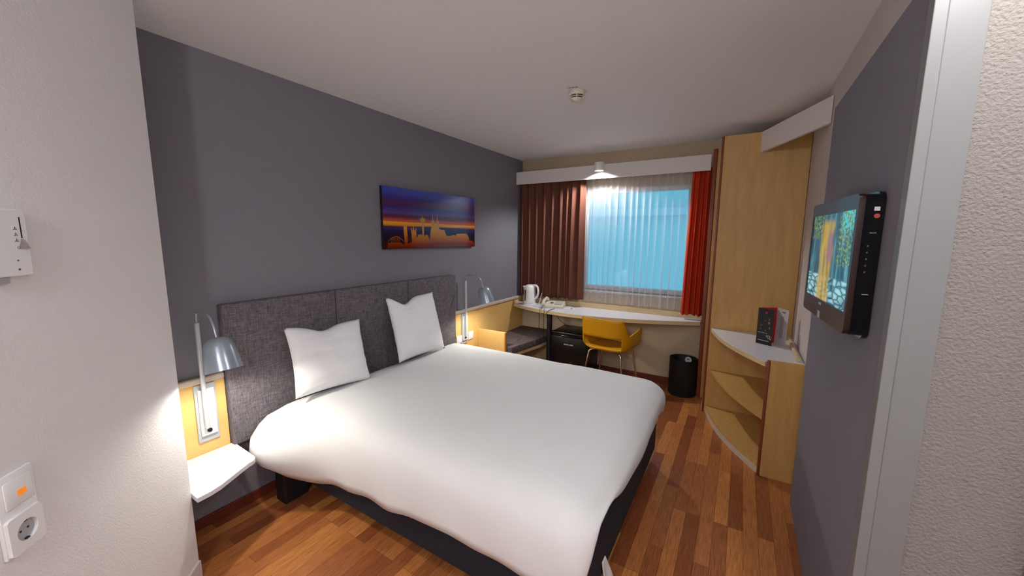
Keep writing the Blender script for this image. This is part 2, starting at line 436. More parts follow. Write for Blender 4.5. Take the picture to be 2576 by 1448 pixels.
# ------------------------------------------------------------------ bed
bed = thing('bed', 'low double bed base with dark navy sides under the white duvet', 'bed', (1.05, 1.93, 0))
bm = BM(); bp_ = []
for cx_, cy_, a0_ in ((1.895, 1.25, 1.5*PI), (1.895, 2.63, 0), (.11, 2.70, .5*PI), (.11, 1.18, PI)):
    r_ = .09 if cx_ > 1 else .02
    for k in range(7): bp_.append((cx_+r_*math.cos(a0_+PI/2*k/6), cy_+r_*math.sin(a0_+PI/2*k/6)))
prism(bm, bp_, .115, .50, .006); part('base', bm, M['navy_cloth'], bed, True)
for x in (.11, 1.78):
    for y in (1.06, 2.56):
        bm = BM(); box(bm, x, x+.10, y, y+.14, 0, .2, .006); part('leg', bm, M['black_matte'], bed)
bm = BM(); box(bm, .10, 1.90, 1.24, 2.66, .50, .565, .03, 4); part('mattress', bm, M['linen'], bed, True)

bm = BM()
g = []
for i in range(9):
    row = []
    for j in range(9):
        u, v = i/8, j/8
        y = 1.44+.12*u*(.35+.65*v)+.02*v; z = .20-.19*v
        row.append(bm.verts.new((1.992+.012*v+.014*math.sin(u*7+v*2)*v, y, z)))
    g.append(row)
for i in range(8):
    for j in range(8): bm.faces.new((g[i][j], g[i+1][j], g[i+1][j+1], g[i][j+1]))
shc = part('sheet_corner', bm, M['linen'], bed, 'full'); shc['label'] = 'white corner of sheet hanging below the base'
k_ = shc.modifiers.new('thick', 'SOLIDIFY'); k_.thickness = .003

def duvet():
    bm = BM()
    x0, x1, y0, y1, R = .065, 2.03, 1.14, 2.76, .13
    def rr(inset, n=26):
        """rounded rectangle perimeter, inset inward (negative = outward)"""
        a0, a1, b0, b1 = x0+max(inset, 0)*1.0, x1-inset, y0+inset, y1-inset
        if inset < 0: a0 = x0
        r = max(.02, R-inset*.6); pts = []
        r = min(r, (a1-a0)/2, (b1-b0)/2)
        def arc(cx, cy, s, e, rad):
            for k in range(9):
                t = s+(e-s)*k/8; pts.append((cx+rad*math.cos(t), cy+rad*math.sin(t)))
        def line(p, q, m):
            for k in range(1, m): pts.append((p[0]+(q[0]-p[0])*k/m, p[1]+(q[1]-p[1])*k/m))
        rh = .02
        arc(a0+rh, b0+rh, PI, 1.5*PI, rh); line((a0+rh, b0), (a1-r, b0), n*2)
        arc(a1-r, b0+r, 1.5*PI, 2*PI, r); line((a1, b0+r), (a1, b1-r), n)
        arc(a1-r, b1-r, 0, .5*PI, r); line((a1-r, b1), (a0+rh, b1), n*2)
        arc(a0+rh, b1-rh, .5*PI, PI, rh); line((a0, b1-rh), (a0, b0+rh), n)
        return pts
    prof = [(.70, .612), (.55, .615), (.4, .617), (.28, .617), (.2, .614), (.14, .607), (.095, .596), (.06, .580), (.032, .557), (.012, .527), (0, .488), (-.008, .43), (-.012, .36), (-.013, .30), (-.012, .25), (-.01, .2)]
    rings = []
    for i, (ins, z) in enumerate(prof):
        row = []
        for j, (x, y) in enumerate(rr(ins)):
            v = Vector((x, y, z))
            # hem height varies round the bed
            if y < y0+.25 and x < x1-.16: hem = .215 if x < .5 else .215+.085*min(1, (x-.5)/.8)
            elif x >= x1-.16 and y < y0+.25: hem = .28+.23*max(0, min(1, (y-y0-.02)/.10))
            elif x > x1-.2: hem = .43+.09*math.exp(-((y-1.30)/.25)**2)-.05*math.exp(-((y-2.7)/.12)**2)
            elif y > y1-.3: hem = .26
            else: hem = .44
            hem += .006*math.sin(x*9+y*7)+.005*math.sin(x*23+y*17)
            side = max(0, min(1, (.54-z)/.34))
            if side > 0:
                zz = .54-(.54-hem)*side
                v.z = zz
            # soft bulge out towards the bedside shelf near the headboard
            if y < y0+.3:
                k = math.exp(-((x-.20)/.26)**2)
                v.y -= .20*k*math.exp(-((v.z-.40)/.17)**2)+.03*k*max(0, min(1, (.6-v.z)/.3))
                v.y -= .004*math.sin(x*5.5+v.z*6)*side+.004*math.sin(x*17+v.z*9)*side
                v.y -= .012*side*math.exp(-((x-1.55)/.5)**2)
            if x > x1-.2:
                v.x += .008*math.sin(y*6+v.z*5)*side-.012*side
            if ins > .03:
                v.z += .006*noise.noise(Vector((x*3, y*3, 0)))+.002*noise.noise(Vector((x*11, y*11, 3)))
                v.z -= .012*math.exp(-((x-.1)/.12)**2)
            row.append(bm.verts.new(v))
        rings.append(row)
    n = len(rings[0])
    for a, b in zip(rings, rings[1:]):
        for k in range(n):
            bm.faces.new((a[k], a[(k+1) % n], b[(k+1) % n], b[k]))
    bm.faces.new(rings[0])
    bmesh.ops.triangulate(bm, faces=[f for f in bm.faces if len(f.verts) > 4])
    return bm
DL = (1.05, 1.93, .62)
dv = single('duvet', duvet(), M['linen'], 'smooth white duvet spread over the whole double bed', 'duvet', DL, 'full')
sm = dv.modifiers.new('thick', 'SOLIDIFY'); sm.thickness = .012; sm.offset = -1

# headboard
hb = thing('headboard', 'charcoal woven fabric headboard on the dark wall behind the pillows', 'headboard', (0, 1.86, .41))
for a, b_ in ((.892, 1.555), (1.559, 2.211), (2.215, 2.822)):
    bm = BM(); box(bm, .001, .062, a, b_, .41, 1.21, .010, 3); part('panel', bm, M['headboard'], hb, True)

# pillows
def pillow(w, h, th, dip, dpos, seed):
    bm = BM(); N = 28
    def surf(u, v, s):
        x = u*w/2*(1-.07*(1-v*v)); z = v*h/2*(1-.06*(1-u*u))
        if v > 0: z -= dip*v*v*math.exp(-((u-dpos)/.34)**2)
        p = max(0, (1-abs(u)**3)*(1-abs(v)**3))**.55
        if v > .2: p *= 1-.25*(v-.2)
        t = th/2*p*s
        wr = .010*noise.noise(Vector((u*2.5+seed, v*5, seed)))+.005*noise.noise(Vector((u*3+seed, v*13, seed+4)))
        return Vector((t+wr*p*s, x, z))
    fr = [[bm.verts.new(surf(-1+2*i/N, -1+2*j/N, 1)) for j in range(N+1)] for i in range(N+1)]
    bk = [[fr[i][j] if i in (0, N) or j in (0, N) else bm.verts.new(surf(-1+2*i/N, -1+2*j/N, -1)) for j in range(N+1)] for i in range(N+1)]
    for i in range(N):
        for j in range(N):
            bm.faces.new((fr[i][j], fr[i+1][j], fr[i+1][j+1], fr[i][j+1]))
            bm.faces.new((bk[i][j], bk[i][j+1], bk[i+1][j+1], bk[i+1][j]))
    return bm
def put_pillow(bm, loc, lean, yaw, roll, label):
    Mx = Matrix.Rotation(yaw, 4, 'Z') @ Matrix.Rotation(roll, 4, 'X') @ Matrix.Rotation(lean, 4, 'Y')
    for v in bm.verts: v.co = Mx @ v.co
    o = single('pillow', bm, M['pillow'], label, 'pillow', (0, 0, 0), 'full', 'pillows against the headboard')
    o.location = loc; return o
put_pillow(pillow(.50, .42, .15, .035, -.1, 1.3), (.215, 1.395, .825), math.radians(-20), math.radians(-3), math.radians(-4), 'white pillow nearer the camera, left of the two, leaning on the headboard')
put_pillow(pillow(.54, .50, .14, .06, -.35, 5.1), (.200, 2.165, .868), math.radians(-17), math.radians(3), math.radians(-3), 'white pillow with the notched top, nearer the window, leaning on the headboard')

# wall panels with pale cap rails
p = thing('wood_wall_panel', 'short maple wall panel behind the bedside shelf, left of the headboard', 'wall panel', (0, .75, .41))
bm = BM(); box(bm, 0, .02, .597, .889, .41, .805, .001); part('board', bm, M['maple_y'], p)
bm = BM(); box(bm, 0, .034, .597, .889, .805, .838, .008, 3); part('cap_rail', bm, M['cap'], p, True)
p = thing('wood_wall_panel', 'long maple wall panel running from the headboard to the desk', 'wall panel', (0, 3.5, .2))
bm = BM(); box(bm, 0, .02, 2.826, 4.205, .2, .805, .001); part('board', bm, M['maple_y'], p)
bm = BM(); box(bm, 0, .034, 2.826, 4.16, .805, .838, .008, 3); part('cap_rail', bm, M['cap'], p, True)
# bedside shelf
pts = [(.021, .60), (.021, .905), (.27, .895)]
for k in range(7):
    t = k/6*PI/2; pts.append((.27+.045*math.sin(t)+0, .85+.045*math.cos(t)))
pts += [(.345, .79), (.372, .74), (.395, .695), (.408, .65), (.412, .597), (.37, .597)]
bm = BM(); prism(bm, pts, .395, .418, .002)
bs = single('bedside_shelf', bm, M['laminate'], 'white wall-hung bedside shelf lit by the near reading lamp', 'shelf', (.02, .75, .41))

# reading lamps
def make_lamp(label):
    t = thing('reading_lamp', label, 'lamp', (.02, .78, .49), 'reading lamps beside the headboard')
    y = .78
    bm = BM(); box(bm, .0205, .030, y-.032, y+.062, .485, .80, .002); part('back_plate', bm, M['grey_plate'], t)
    bm = BM(); box(bm, .030, .044, y-.020, y+.050, .522, .775, .003); pl = part('cover_plate', bm, M['white_plastic'], t)
    bm = BM(); lathe(bm, [(0, .006), (.010, .006), (.012, 0)], (.044, y+.014, .548), 16, Matrix.Rotation(PI/2, 4, 'Y')); part('button', bm, M['black'], pl, True, root=t)
    bm = BM(); tube(bm, [(.062, y, .57), (.062, y, 1.135)], .0105, 16); box(bm, .044, .062, y-.008, y+.008, .58, .61); part('pole', bm, M['pole'], t, True)
    path = fillet([(.062, y, 1.13), (.062, y, 1.195), (.212, y, 1.197), (.252, y, 1.15), (.278, y, 1.075)], .05, 6)
    bm = BM(); tube(bm, path, .0058, 12); part('gooseneck', bm, M['grey_metal'], t, True)
    tilt = Matrix.Rotation(math.radians(-17), 4, 'Y')
    top = Vector((.276, y, 1.092))
    prof = [(.004, 0), (.030, -.003), (.047, -.012), (.058, -.028), (.064, -.05), (.072, -.11), (.078, -.163)]
    inner = [(r-.003, z-.002 if i < 2 else z) for i, (r, z) in enumerate(prof)][::-1]
    bm = BM(); lathe(bm, prof+inner, top, 40, tilt, True); sh = part('shade', bm, M['grey_metal'], t, True)
    bc = top+tilt @ Vector((0, 0, -.068))
    bm = BM(); lathe(bm, [(0, .045), (.012, .043), (.014, .02), (.026, -.004), (.03, -.02), (.022, -.04), (0, -.047)], bc, 20, tilt); part('bulb', bm, M['bulb'], sh, True, root=t)
    bm = BM(); lathe(bm, [(0, .066), (.016, .064), (.016, .042), (0, .042)], bc, 16, tilt); part('socket', bm, M['white_plastic'], sh, True, root=t)
    return t
lamp1 = make_lamp('silver reading lamp above the white bedside shelf, near the camera')
def copy_tree(o, parent=None):
    c = o.copy(); COL.objects.link(c)
    if parent is not None: c.parent = parent
    for ch in list(o.children): copy_tree(ch, c)
    return c
lamp2 = copy_tree(lamp1); lamp2.location.y = 2.98; lamp2['label'] = 'silver reading lamp on the far side of the bed, before the desk'

# sockets on the long panel
def socket(loc, label, rocker=False):
    t = thing('wall_switch' if rocker else 'wall_socket', label, 'switch' if rocker else 'socket', loc, local=True)
    bm = BM(); box(bm, 0, .009, -.041, .041, -.041, .041, .004, 2); f = part('frame', bm, M['white_plastic'], t, True)
    if rocker:
        bm = BM(); box(bm, .009, .013, -.027, .027, -.027, .027, .002); part('rocker', bm, M['white_plastic'], t)
    else:
        bm = BM(); lathe(bm, [(.019, .012), (.023, .012), (.024, .008), (.019, .0095)], (0, 0, 0), 28, Matrix.Rotation(PI/2, 4, 'Y'), True); part('socket_ring', bm, M['white_plastic'], t, True)
        bm = BM()
        for yy in (-.0095, .0095): lathe(bm, [(0, .0098), (.0026, .0098), (.0026, .008), (0, .008)], (0, yy, 0), 10, Matrix.Rotation(PI/2, 4, 'Y'))
        part('pin_holes', bm, M['black'], t)
    return t
socket((.0205, 3.10, .545), 'white wall socket beside the far reading lamp')
socket((.0205, 2.915, .54), 'white light switch plate between headboard and far reading lamp', True)

# ------------------------------------------------------------------ bench
be = thing('bench', 'maple window bench with taupe cushion tucked under the desk', 'bench', (.25, 3.7, 0))
bm = BM(); box(bm, .021, .36, 3.232, 3.262, 0, .588, .002); a_ = part('side_panel', bm, M['maple_y'], be)
bm = BM(); box(bm, .3602, .372, 3.232, 3.262, 0, .588, .003); part('edge_band', bm, M['orange'], a_, root=be)
bm = BM(); prism(bm, [(.021, 3.264), (.40, 3.264), (.505, 3.80), (.505, 4.19), (.021, 4.19)], .315, .352, .002); part('seat_board', bm, M['maple_edge'], be)
bm = BM(); prism(bm, [(.023, 3.266), (.43, 3.266), (.515, 3.80), (.515, 4.19), (.023, 4.19)], .3525, .435, .014); part('cushion', bm, M['cushion'], be, True)
bm = BM(); box(bm, .03, .42, 4.15, 4.18, 0, .315); part('rear_support', bm, M['maple_edge'], be)

# ------------------------------------------------------------------ desk
dk = thing('desk', 'long white-topped desk with curved maple front edge under the window', 'desk', (1.05, 4.0, 0))
ctl = [(.036, 3.965), (.30, 3.835), (.62, 3.755), (1.0, 3.735), (1.35, 3.78), (1.7, 3.885), (1.95, 3.99), (2.108, 4.06)]
def smoothpts(c, n=8):
    out = []
    for i in range(len(c)-1):
        p0 = Vector(c[max(i-1, 0)]); p1 = Vector(c[i]); p2 = Vector(c[i+1]); p3 = Vector(c[min(i+2, len(c)-1)])
        for k in range(n):
            t = k/n; out.append(tuple(.5*((2*p1)+(-p0+p2)*t+(2*p0-5*p1+4*p2-p3)*t*t+(-p0+3*p1-3*p2+p3)*t**3)))
    out.append(tuple(c[-1])); return out
front = smoothpts(ctl)
bm = BM(); prism(bm, front+[(2.108, 4.205), (.022, 4.205), (.022, 3.98)], .7565, .76); part('laminate_top', bm, M['laminate'], dk)
bm = BM(); prism(bm, front+[(2.108, 4.205), (.022, 4.205), (.022, 3.98)], .722, .7563); part('desk_board', bm, M['maple_edge'], dk)
bm = BM(); box(bm, .036, 2.108, 4.185, 4.2195, .7602, .815, .003); part('back_upstand', bm, M['maple_edge'], dk)
bm = BM(); tube(bm, [(.558, 3.90, 0), (.558, 3.90, .722)], .031, 24); lathe(bm, [(0, .006), (.07, .006), (.075, 0), (0, 0)], (.558, 3.90, 0), 28); part('post', bm, M['black_matte'], dk, True)

# mini fridge
fr = thing('mini_fridge', 'black mini fridge on the floor under the desk', 'fridge', (.88, 4.0, 0))
bm = BM(); box(bm, .635, 1.05, 3.835, 4.175, .02, .50, .008); part('body', bm, M['fridge'], fr, True)
bm = BM(); box(bm, .630, 1.055, 3.80, 4.18, .50, .525, .008); part('top', bm, M['fridge'], fr, True)
bm = BM(); box(bm, .635, 1.05, 3.785, 3.833, .03, .485, .010, 3); dr = part('door', bm, M['fridge'], fr, True)
bm = BM(); box(bm, .76, .96, 3.780, 3.788, .478, .497, .003); part('handle', bm, M['tv_black'], dr, root=fr)
bm = BM()
Mx = Matrix.Translation((.845, 3.7845, .40)) @ Matrix.Rotation(PI/2, 4, 'X')
textmesh(bm, 'mmm mm', .026, Mx, .0012)
part('logo', bm, M['white_plastic'], dr, root=fr)
for x in (.67, 1.015):
    for y in (3.84, 4.13):
        bm = BM(); tube(bm, [(x, y, 0), (x, y, .022)], .015, 12); part('foot', bm, M['black'], fr)

# kettle
kt = thing('kettle', 'white electric kettle at the left end of the desk', 'kettle', (.245, 3.99, .76), local=True)
bm = BM(); lathe(bm, [(0, .0), (.075, .0), (.08, .006), (.078, .018), (.06, .022), (0, .022)], (0, 0, 0), 36); part('power_base', bm, M['white_plastic'], kt, True)
bm = BM(); lathe(bm, [(0, .023), (.070, .023), (.073, .03), (.072, .06), (.066, .16), (.062, .215), (.056, .222), (0, .222)], (0, 0, 0), 40)
for v in bm.verts:   # spout pulled out on one side
    if v.co.z > .15:
        k = max(0, -v.co.x/.06)**6; v.co.x -= .03*k*(v.co.z-.15)/.07; v.co.z += .006*k
part('jug', bm, M['white_plastic'], kt, True)
bm = BM(); lathe(bm, [(0, .246), (.03, .243), (.052, .232), (.057, .222), (0, .222)], (0, 0, 0), 36); part('lid', bm, M['white_plastic'], kt, True)
bm = BM(); tube(bm, fillet([(.03, 0, .235), (.10, 0, .24), (.118, 0, .17), (.10, 0, .10), (.06, 0, .075)], .05, 8), .013, 14); part('handle', bm, M['white_plastic'], kt, True)
bm = BM(); box(bm, -.008, .008, -.076, -.060, .05, .185, .005, 3); xform(bm, 0, Matrix.Rotation(math.radians(-22), 4, 'Z')); part('water_gauge', bm, M['black'], kt, True)
bm = BM(); tube(bm, fillet([(.072, .01, .012), (.12, .02, .02), (.13, .03, .08), (.15, .03, .15)], .03), .004, 8); part('cord', bm, M['white_plastic'], kt, True)
bm = BM(); box(bm, .33, .46, 3.905, 4.04, .7602, .7665, .002); xform(bm, 0, Matrix.Identity(4))
single('tray', bm, M['laminate'], 'thin white pad lying between the kettle and the telephone', 'tray', (.395, 3.97, .76))
bm = BM(); box(bm, .06, .20, 3.925, 4.02, .7602, .7622)
for v in bm.verts: pass

# telephone
ph = thing('telephone', 'cream corded desk telephone with keypad beside the kettle', 'telephone', (.56, 3.985, .76), local=True)
ph.rotation_euler.z = math.radians(12)
bm = BM(); box(bm, -.13, .13, -.085, .095, .0, .018, .005)
bm2 = [(-.13, -.085), (.13, -.085), (.13, .095), (-.13, .095)]
vs0 = [bm.verts.new((x, y, .018)) for x, y in bm2]; vs1 = [bm.verts.new((x*.96, y*.96, .032+(y+.085)*.16)) for x, y in bm2]
bm.faces.new(vs1)
for i in range(4): bm.faces.new((vs0[i], vs0[(i+1) % 4], vs1[(i+1) % 4], vs1[i]))
part('body', bm, M['cream_plastic'], ph)
def slope(y): return .0325+(y+.085)*.16
bm = BM()
for v in box(bm, .02, .11, -.04, .07, 0, .003).verts: v.co.z += slope(v.co.y)
kp = part('keypad', bm, mat('grey_keypad', (150, 146, 138), .5), ph)
bm = BM()
for i in range(4):
    for j in range(4):
        st = len(bm.verts); box(bm, .027+i*.021, .042+i*.021, -.034+j*.024, -.018+j*.024, .003, .007, .001)
        bm.verts.ensure_lookup_table()
        for v in bm.verts[st:]: v.co.z += slope(v.co.y)
part('keys', bm, M['cream_plastic'], kp, root=ph)
bm = BM()
for v in box(bm, -.035, .0, -.01, .03, 0, .003).verts: v.co.z += slope(v.co.y)
part('label_window', bm, mat('brown_label', (92, 62, 44), .5), ph)
bm = BM()
tube(bm, fillet([(-.095, -.10, .052), (-.095, -.085, .078), (-.092, .06, .098), (-.09, .085, .085)], .02, 5), .017, 14)
lathe(bm, [(0, -.016), (.024, -.014), (.027, .0), (.02, .014), (0, .018)], (-.095, -.088, .055), 18); lathe(bm, [(0, -.016), (.024, -.014), (.027, .0), (.02, .014), (0, .018)], (-.09, .075, .08), 18)
part('handset', bm, M['cream_plastic'], ph, True)
bm = BM(); c = []
for k in range(361):
    s = k/360; ang = s*2*PI*30
    # loop hanging over the desk edge: down, round, up again
    if s < .45: base = Vector((-.100, -.245-.0*s, -.03-(s/.45)*.27))
    elif s < .55: t = (s-.45)/.1*PI; base = Vector((-.10+.025*(1-math.cos(t))/1.0, -.245, -.30-.03*math.sin(t)))
    else: base = Vector((-.05, -.245, -.30+((s-.55)/.45)*.28))
    c.append(base+Vector((.006*math.cos(ang), .006*math.sin(ang), 0)))
c = [Vector((-.095, -.09, .04)), Vector((-.097, -.15, .008)), Vector((-.10, -.235, .008))]+c+[Vector((-.05, -.235, .008)), Vector((-.06, -.15, .006)), Vector((-.07, -.08, .008))]
tube(bm, c, .0022, 6); part('coiled_cord', bm, M['black'], ph, True)
# thin cable over the desk edge
bm = BM(); tube(bm, fillet([(.62, 3.9, .765), (.615, 3.76, .765), (.60, 3.733, .745), (.605, 3.74, .66), (.60, 3.84, .5), (.615, 3.86, .2), (.61, 3.75, .012)], .04), .003, 8)
single('cable', bm, M['black'], 'thin black cable running over the desk edge down beside the post', 'cable', (.61, 3.8, .4), True)
bm = BM(); tube(bm, fillet([(.60, 3.97, .72), (.625, 4.0, .62), (.68, 4.08, .545), (.75, 4.17, .50)], .05), .003, 8); 
single('cable', bm, M['black'], 'thin grey cable from under the desk to behind the fridge', 'cable', (.65, 4.05, .62), True)
# note card with red print
cd = thing('note_card', 'small white card with a red mark lying on the desk', 'card', (.765, 4.0, .7603), local=True)
cd.rotation_euler.z = math.radians(25)
bm = BM(); box(bm, -.055, .055, -.035, .035, 0, .0015); part('card', bm, M['white_plastic'], cd)
bm = BM(); tube(bm, [(.012, -.026, .0045), (.022, .018, .0045)], .003, 8); lathe(bm, [(0, .0), (.008, 0), (.008, .003), (0, .003)], (.023, .022, .0016), 12); part('red_mark', bm, M['card_red'], cd)

# ------------------------------------------------------------------ chair
ch = thing('chair', 'mustard yellow shell chair with chrome legs at the desk', 'chair', (1.328, 3.745, 0), local=True)
ch.rotation_euler.z = math.radians(-7)
def shell():
    bm = BM()
    NT, = (64,); A = math.radians(118)
    def plan(t, s):
        """t angle from the rear (0) to the arms, s = scale; superellipse plan"""
        at_ = min(abs(t), PI/2); cx, cy = math.copysign(math.sin(at_), t), -math.cos(at_)
        e = 2.0/4.2
        x = math.copysign(abs(cx)**e, cx)*.225*s; y = math.copysign(abs(cy)**e, cy)*.215*s+max(0, abs(t)-PI/2)*.36
        return x, y
    def ss(a, b, x):
        k = max(0, min(1, (x-a)/(b-a))); return k*k*(3-2*k)
    rows = 14; G = []
    for i in range(NT+1):
        t = -A+2*A*i/NT; at = abs(t); x1, y1 = plan(t, 1)
        top = .80-.15*ss(math.radians(42), math.radians(72), at)
        top -= .012*math.sin(max(0, min(1, (at-math.radians(60))/math.radians(30)))*PI)
        top += (.0+.018*ss(math.radians(92), math.radians(112), at))
        col = []
        for j in range(rows+1):
            f = j/rows; z = .478+(top-.478)*f
            h = z-.478; s = .90+.17*min(1, h/.06)**.6+.06*h
            x, y = plan(t, s); y -= .16*h*max(0, math.cos(t))
            col.append(bm.verts.new((x, y, z)))
        G.append(col)
    for i in range(NT):
        tm = abs(-A+2*A*(i+.5)/NT)
        for j in range(rows):
            zc = (G[i][j].co.z+G[i+1][j+1].co.z)/2
            if tm < math.radians(40) and .495 < zc < .612: continue
            bm.faces.new((G[i][j], G[i+1][j], G[i+1][j+1], G[i][j+1]))
    # seat pan joined to the lowest row
    ring = [G[i][0] for i in range(NT+1)]
    nf = 12; a, b = ring[-1].co.copy(), ring[0].co.copy()
    fr_ = [bm.verts.new((a.x+(b.x-a.x)*k/nf, a.y+.055*math.sin(k/nf*PI), .478-.012*math.sin(k/nf*PI))) for k in range(1, nf)]
    loop = ring+fr_; c = Vector((0, .0, .458))
    prev = loop
    for k in range(1, 6):
        f = 1-k/6; cur = [bm.verts.new(Vector((c.x+(v.co.x-c.x)*f, c.y+(v.co.y-c.y)*f, c.z+(v.co.z-c.z)*f**2))) for v in loop]
        n = len(loop)
        for i in range(n): bm.faces.new((prev[i], prev[(i+1) % n], cur[(i+1) % n], cur[i]))
        prev = cur
    bm.faces.new(prev)
    return bm
sh = part('seat_shell', shell(), M['mustard'], ch, 'full')
s_ = sh.modifiers.new('thick', 'SOLIDIFY'); s_.thickness = .012; s_.offset = 0
for sx, sy in ((-1, -1), (1, -1), (-1, 1), (1, 1)):
    bm = BM(); tube(bm, fillet([(sx*.09, sy*.10, .452), (sx*.165, sy*.15, .448), (sx*.225, sy*.215, .006)], .035, 6), .0095, 14)
    l = part('leg', bm, M['chrome'], ch, True)
    bm = BM(); tube(bm, [(sx*.2252, sy*.2152, 0), (sx*.2245, sy*.2145, .012)], .0125, 12); part('foot_cap', bm, M['black'], l, root=ch)
bm = BM(); box(bm, -.10, .10, -.11, .11, .4435, .451, .002); part('seat_plate', bm, M['black'], ch)

# waste bin
wb = thing('waste_bin', 'round black waste bin on the floor beside the shelf unit', 'bin', (1.98, 4.065, 0))
bm = BM(); lathe(bm, [(0, 0), (.125, 0), (.130, .01), (.130, .365), (.132, .372), (.127, .372), (.124, .365), (.122, .012), (0, .012)], (1.98, 4.065, 0), 44); part('body', bm, M['black_matte'], wb, True)
bm = BM()
lathe(bm, [(0, .0), (.034, 0), (.034, .003), (0, .003)], (0, 0, 0), 28)
xform(bm, 0, Matrix.Translation((2.015, 4.065+.106, .325)) @ Matrix.Rotation(math.radians(-17), 4, 'Z') @ Matrix.Rotation(PI/2, 4, 'X'))
st = part('sticker', bm, M['white_plastic'], wb)
bm = BM(); box(bm, -.011, .011, .004, .014, .0031, .0045, .001); xform(bm, 0, Matrix.Translation((2.015, 4.065+.106, .325)) @ Matrix.Rotation(math.radians(-17), 4, 'Z') @ Matrix.Rotation(PI/2, 4, 'X')); part('sticker_slot', bm, M['black'], st, root=wb)

# ------------------------------------------------------------------ curtains
def curtain(x0, x1, zt, zb, yc, amp, npl, seed, drift=0, fold=.10, seg=14, nz=30):
    """pleated cloth: every pleat has its own width, depth and slow sideways wander down the drop"""
    bm = BM(); rnd = random.Random(seed)
    wid = [rnd.uniform(.65, 1.5) for _ in range(npl)]; tot = sum(wid); edge = [0]
    for q_ in wid: edge.append(edge[-1]+q_/tot)
    dep = [rnd.uniform(.55, 1.2) for _ in range(npl+1)]; wan = [0]+[rnd.uniform(-.35, .35) for _ in range(npl-1)]+[0]
    fo = [rnd.uniform(.5, 1.3) for _ in range(npl+1)]
    g = []; n = npl*seg
    for i in range(n+1):
        p = min(i//seg, npl-1); f = i/seg-p; col = []
        for j in range(nz+1):
            w = j/nz
            def ed(m): return edge[m]+wan[m]/npl*w*(.6+.4*math.sin(2.2*w+m))
            a, b = ed(p), ed(p+1)
            ff = f+fold*fo[p]*(.55+.6*w)*math.sin(2*PI*f)
            u = a+(b-a)*ff
            x = x0+(x1-x0)*u+drift*w*(1-u)
            y = yc+amp*(dep[p]*(1-f)+dep[p+1]*f)*(.6+.6*w)*math.cos(2*PI*f)
            z = zt+(zb-zt)*w+(.007*math.sin(p*2.1+f*5+seed) if j == nz else 0)
            col.append(bm.verts.new((x, max(min(y, YW-.012), 4.084), z)))
        g.append(col)
    for i in range(n):
        for j in range(nz): bm.faces.new((g[i][j], g[i+1][j], g[i+1][j+1], g[i][j+1]))
    return bm
o = single('curtain', curtain(.012, .865, 2.235, .848, 4.125, .030, 9, 5, 0, .12), M['brown_curtain'], 'dark brown curtain hanging left of the window', 'curtain', (.43, 4.13, 2.2), 'full', 'curtains at the window')
m_ = o.modifiers.new('thick', 'SOLIDIFY'); m_.thickness = .002
o = single('curtain', curtain(1.945, 2.106, 2.235, .806, 4.122, .028, 4, 8, -.03, .12), M['rust_curtain'], 'rust red curtain bunched right of the window', 'curtain', (2.02, 4.13, 2.2), 'full', 'curtains at the window')
m_ = o.modifiers.new('thick', 'SOLIDIFY'); m_.thickness = .002
o = single('curtain', curtain(.84, 1.955, 2.235, .835, 4.180, .013, 16, 33, 0, .27), M['sheer'], 'sheer white curtain across the window', 'curtain', (1.4, 4.17, 2.2), 'full', 'curtains at the window')

pm = thing('pelmet', 'off-white curtain pelmet board running above the window', 'pelmet', (1.04, 4.07, 2.2))
bm = BM(); box(bm, .002, 2.10, 4.062, 4.08, 2.198, 2.343, .002); part('fascia_board', bm, M['paint_white'], pm)
bm = BM(); box(bm, .002, 2.10, 4.125, 4.135, 2.236, 2.25); part('curtain_rail', bm, M['white_plastic'], pm)
bm = BM(); box(bm, .002, 2.10, 4.167, 4.177, 2.236, 2.25); part('curtain_rail', bm, M['white_plastic'], pm)
for x in (.05, 1.05, 2.05):
    bm = BM(); box(bm, x, x+.02, 4.08, YW, 2.25, 2.262); part('bracket', bm, M['white_plastic'], pm)

sl = thing('spotlight', 'small white cylinder spotlight fixed to the curtain pelmet', 'spotlight', (1.052, 4.0, 2.27))
bm = BM(); lathe(bm, [(0, 2.352), (.048, 2.352), (.051, 2.348), (.051, 2.272), (.047, 2.268), (.044, 2.272), (.042, 2.30), (0, 2.30)], (1.052, 4.0, 0), 32); part('housing', bm, M['white_plastic'], sl, True)
bm = BM(); box(bm, 1.04, 1.064, 4.045, 4.0618, 2.29, 2.33, .002); part('mount', bm, M['white_plastic'], sl)
bm = BM(); lathe(bm, [(0, 2.277), (.02, 2.279), (.036, 2.288), (.040, 2.297), (0, 2.297)], (1.052, 4.0, 0), 28); part('bulb', bm, M['bulb'], sl, True)

# ------------------------------------------------------------------ tall shelf unit
bk = thing('tall_shelf_unit', 'tall maple shelf unit with red edges between window and corner cabinet', 'shelf unit', (2.48, 3.9, 0))
bm = BM(); box(bm, 2.212, 2.797, 3.72, 3.742, 0, 2.412, .001); a_ = part('side_panel', bm, M['maple'], bk)
bm = BM(); box(bm, 2.194, 2.2118, 3.717, 3.744, 0, 2.412, .006, 3); part('edge_band', bm, M['red_edge'], a_, True, root=bk)
bm = BM(); box(bm, 2.152, 2.797, 4.048, 4.07, 0, 2.385, .001); a_ = part('side_panel', bm, M['maple'], bk)
bm = BM(); box(bm, 2.115, 2.1518, 4.043, 4.075, 0, 2.385, .008, 3); part('edge_band', bm, M['red_edge'], a_, True, root=bk)
bm = BM(); box(bm, 2.77, 2.795, 3.743, 4.047, .06, 2.385); part('back_panel', bm, M['maple'], bk)
for z in (.09, .50, .90, 1.30, 1.71, 2.12):
    bm = BM(); box(bm, 2.20, 2.77, 3.743, 4.047, z-.012, z+.012, .001); part('shelf', bm, M['maple'], bk)
bm = BM(); box(bm, 2.19, 2.21, 3.745, 4.046, 0, .075); part('plinth', bm, M['paint_white'], bk)

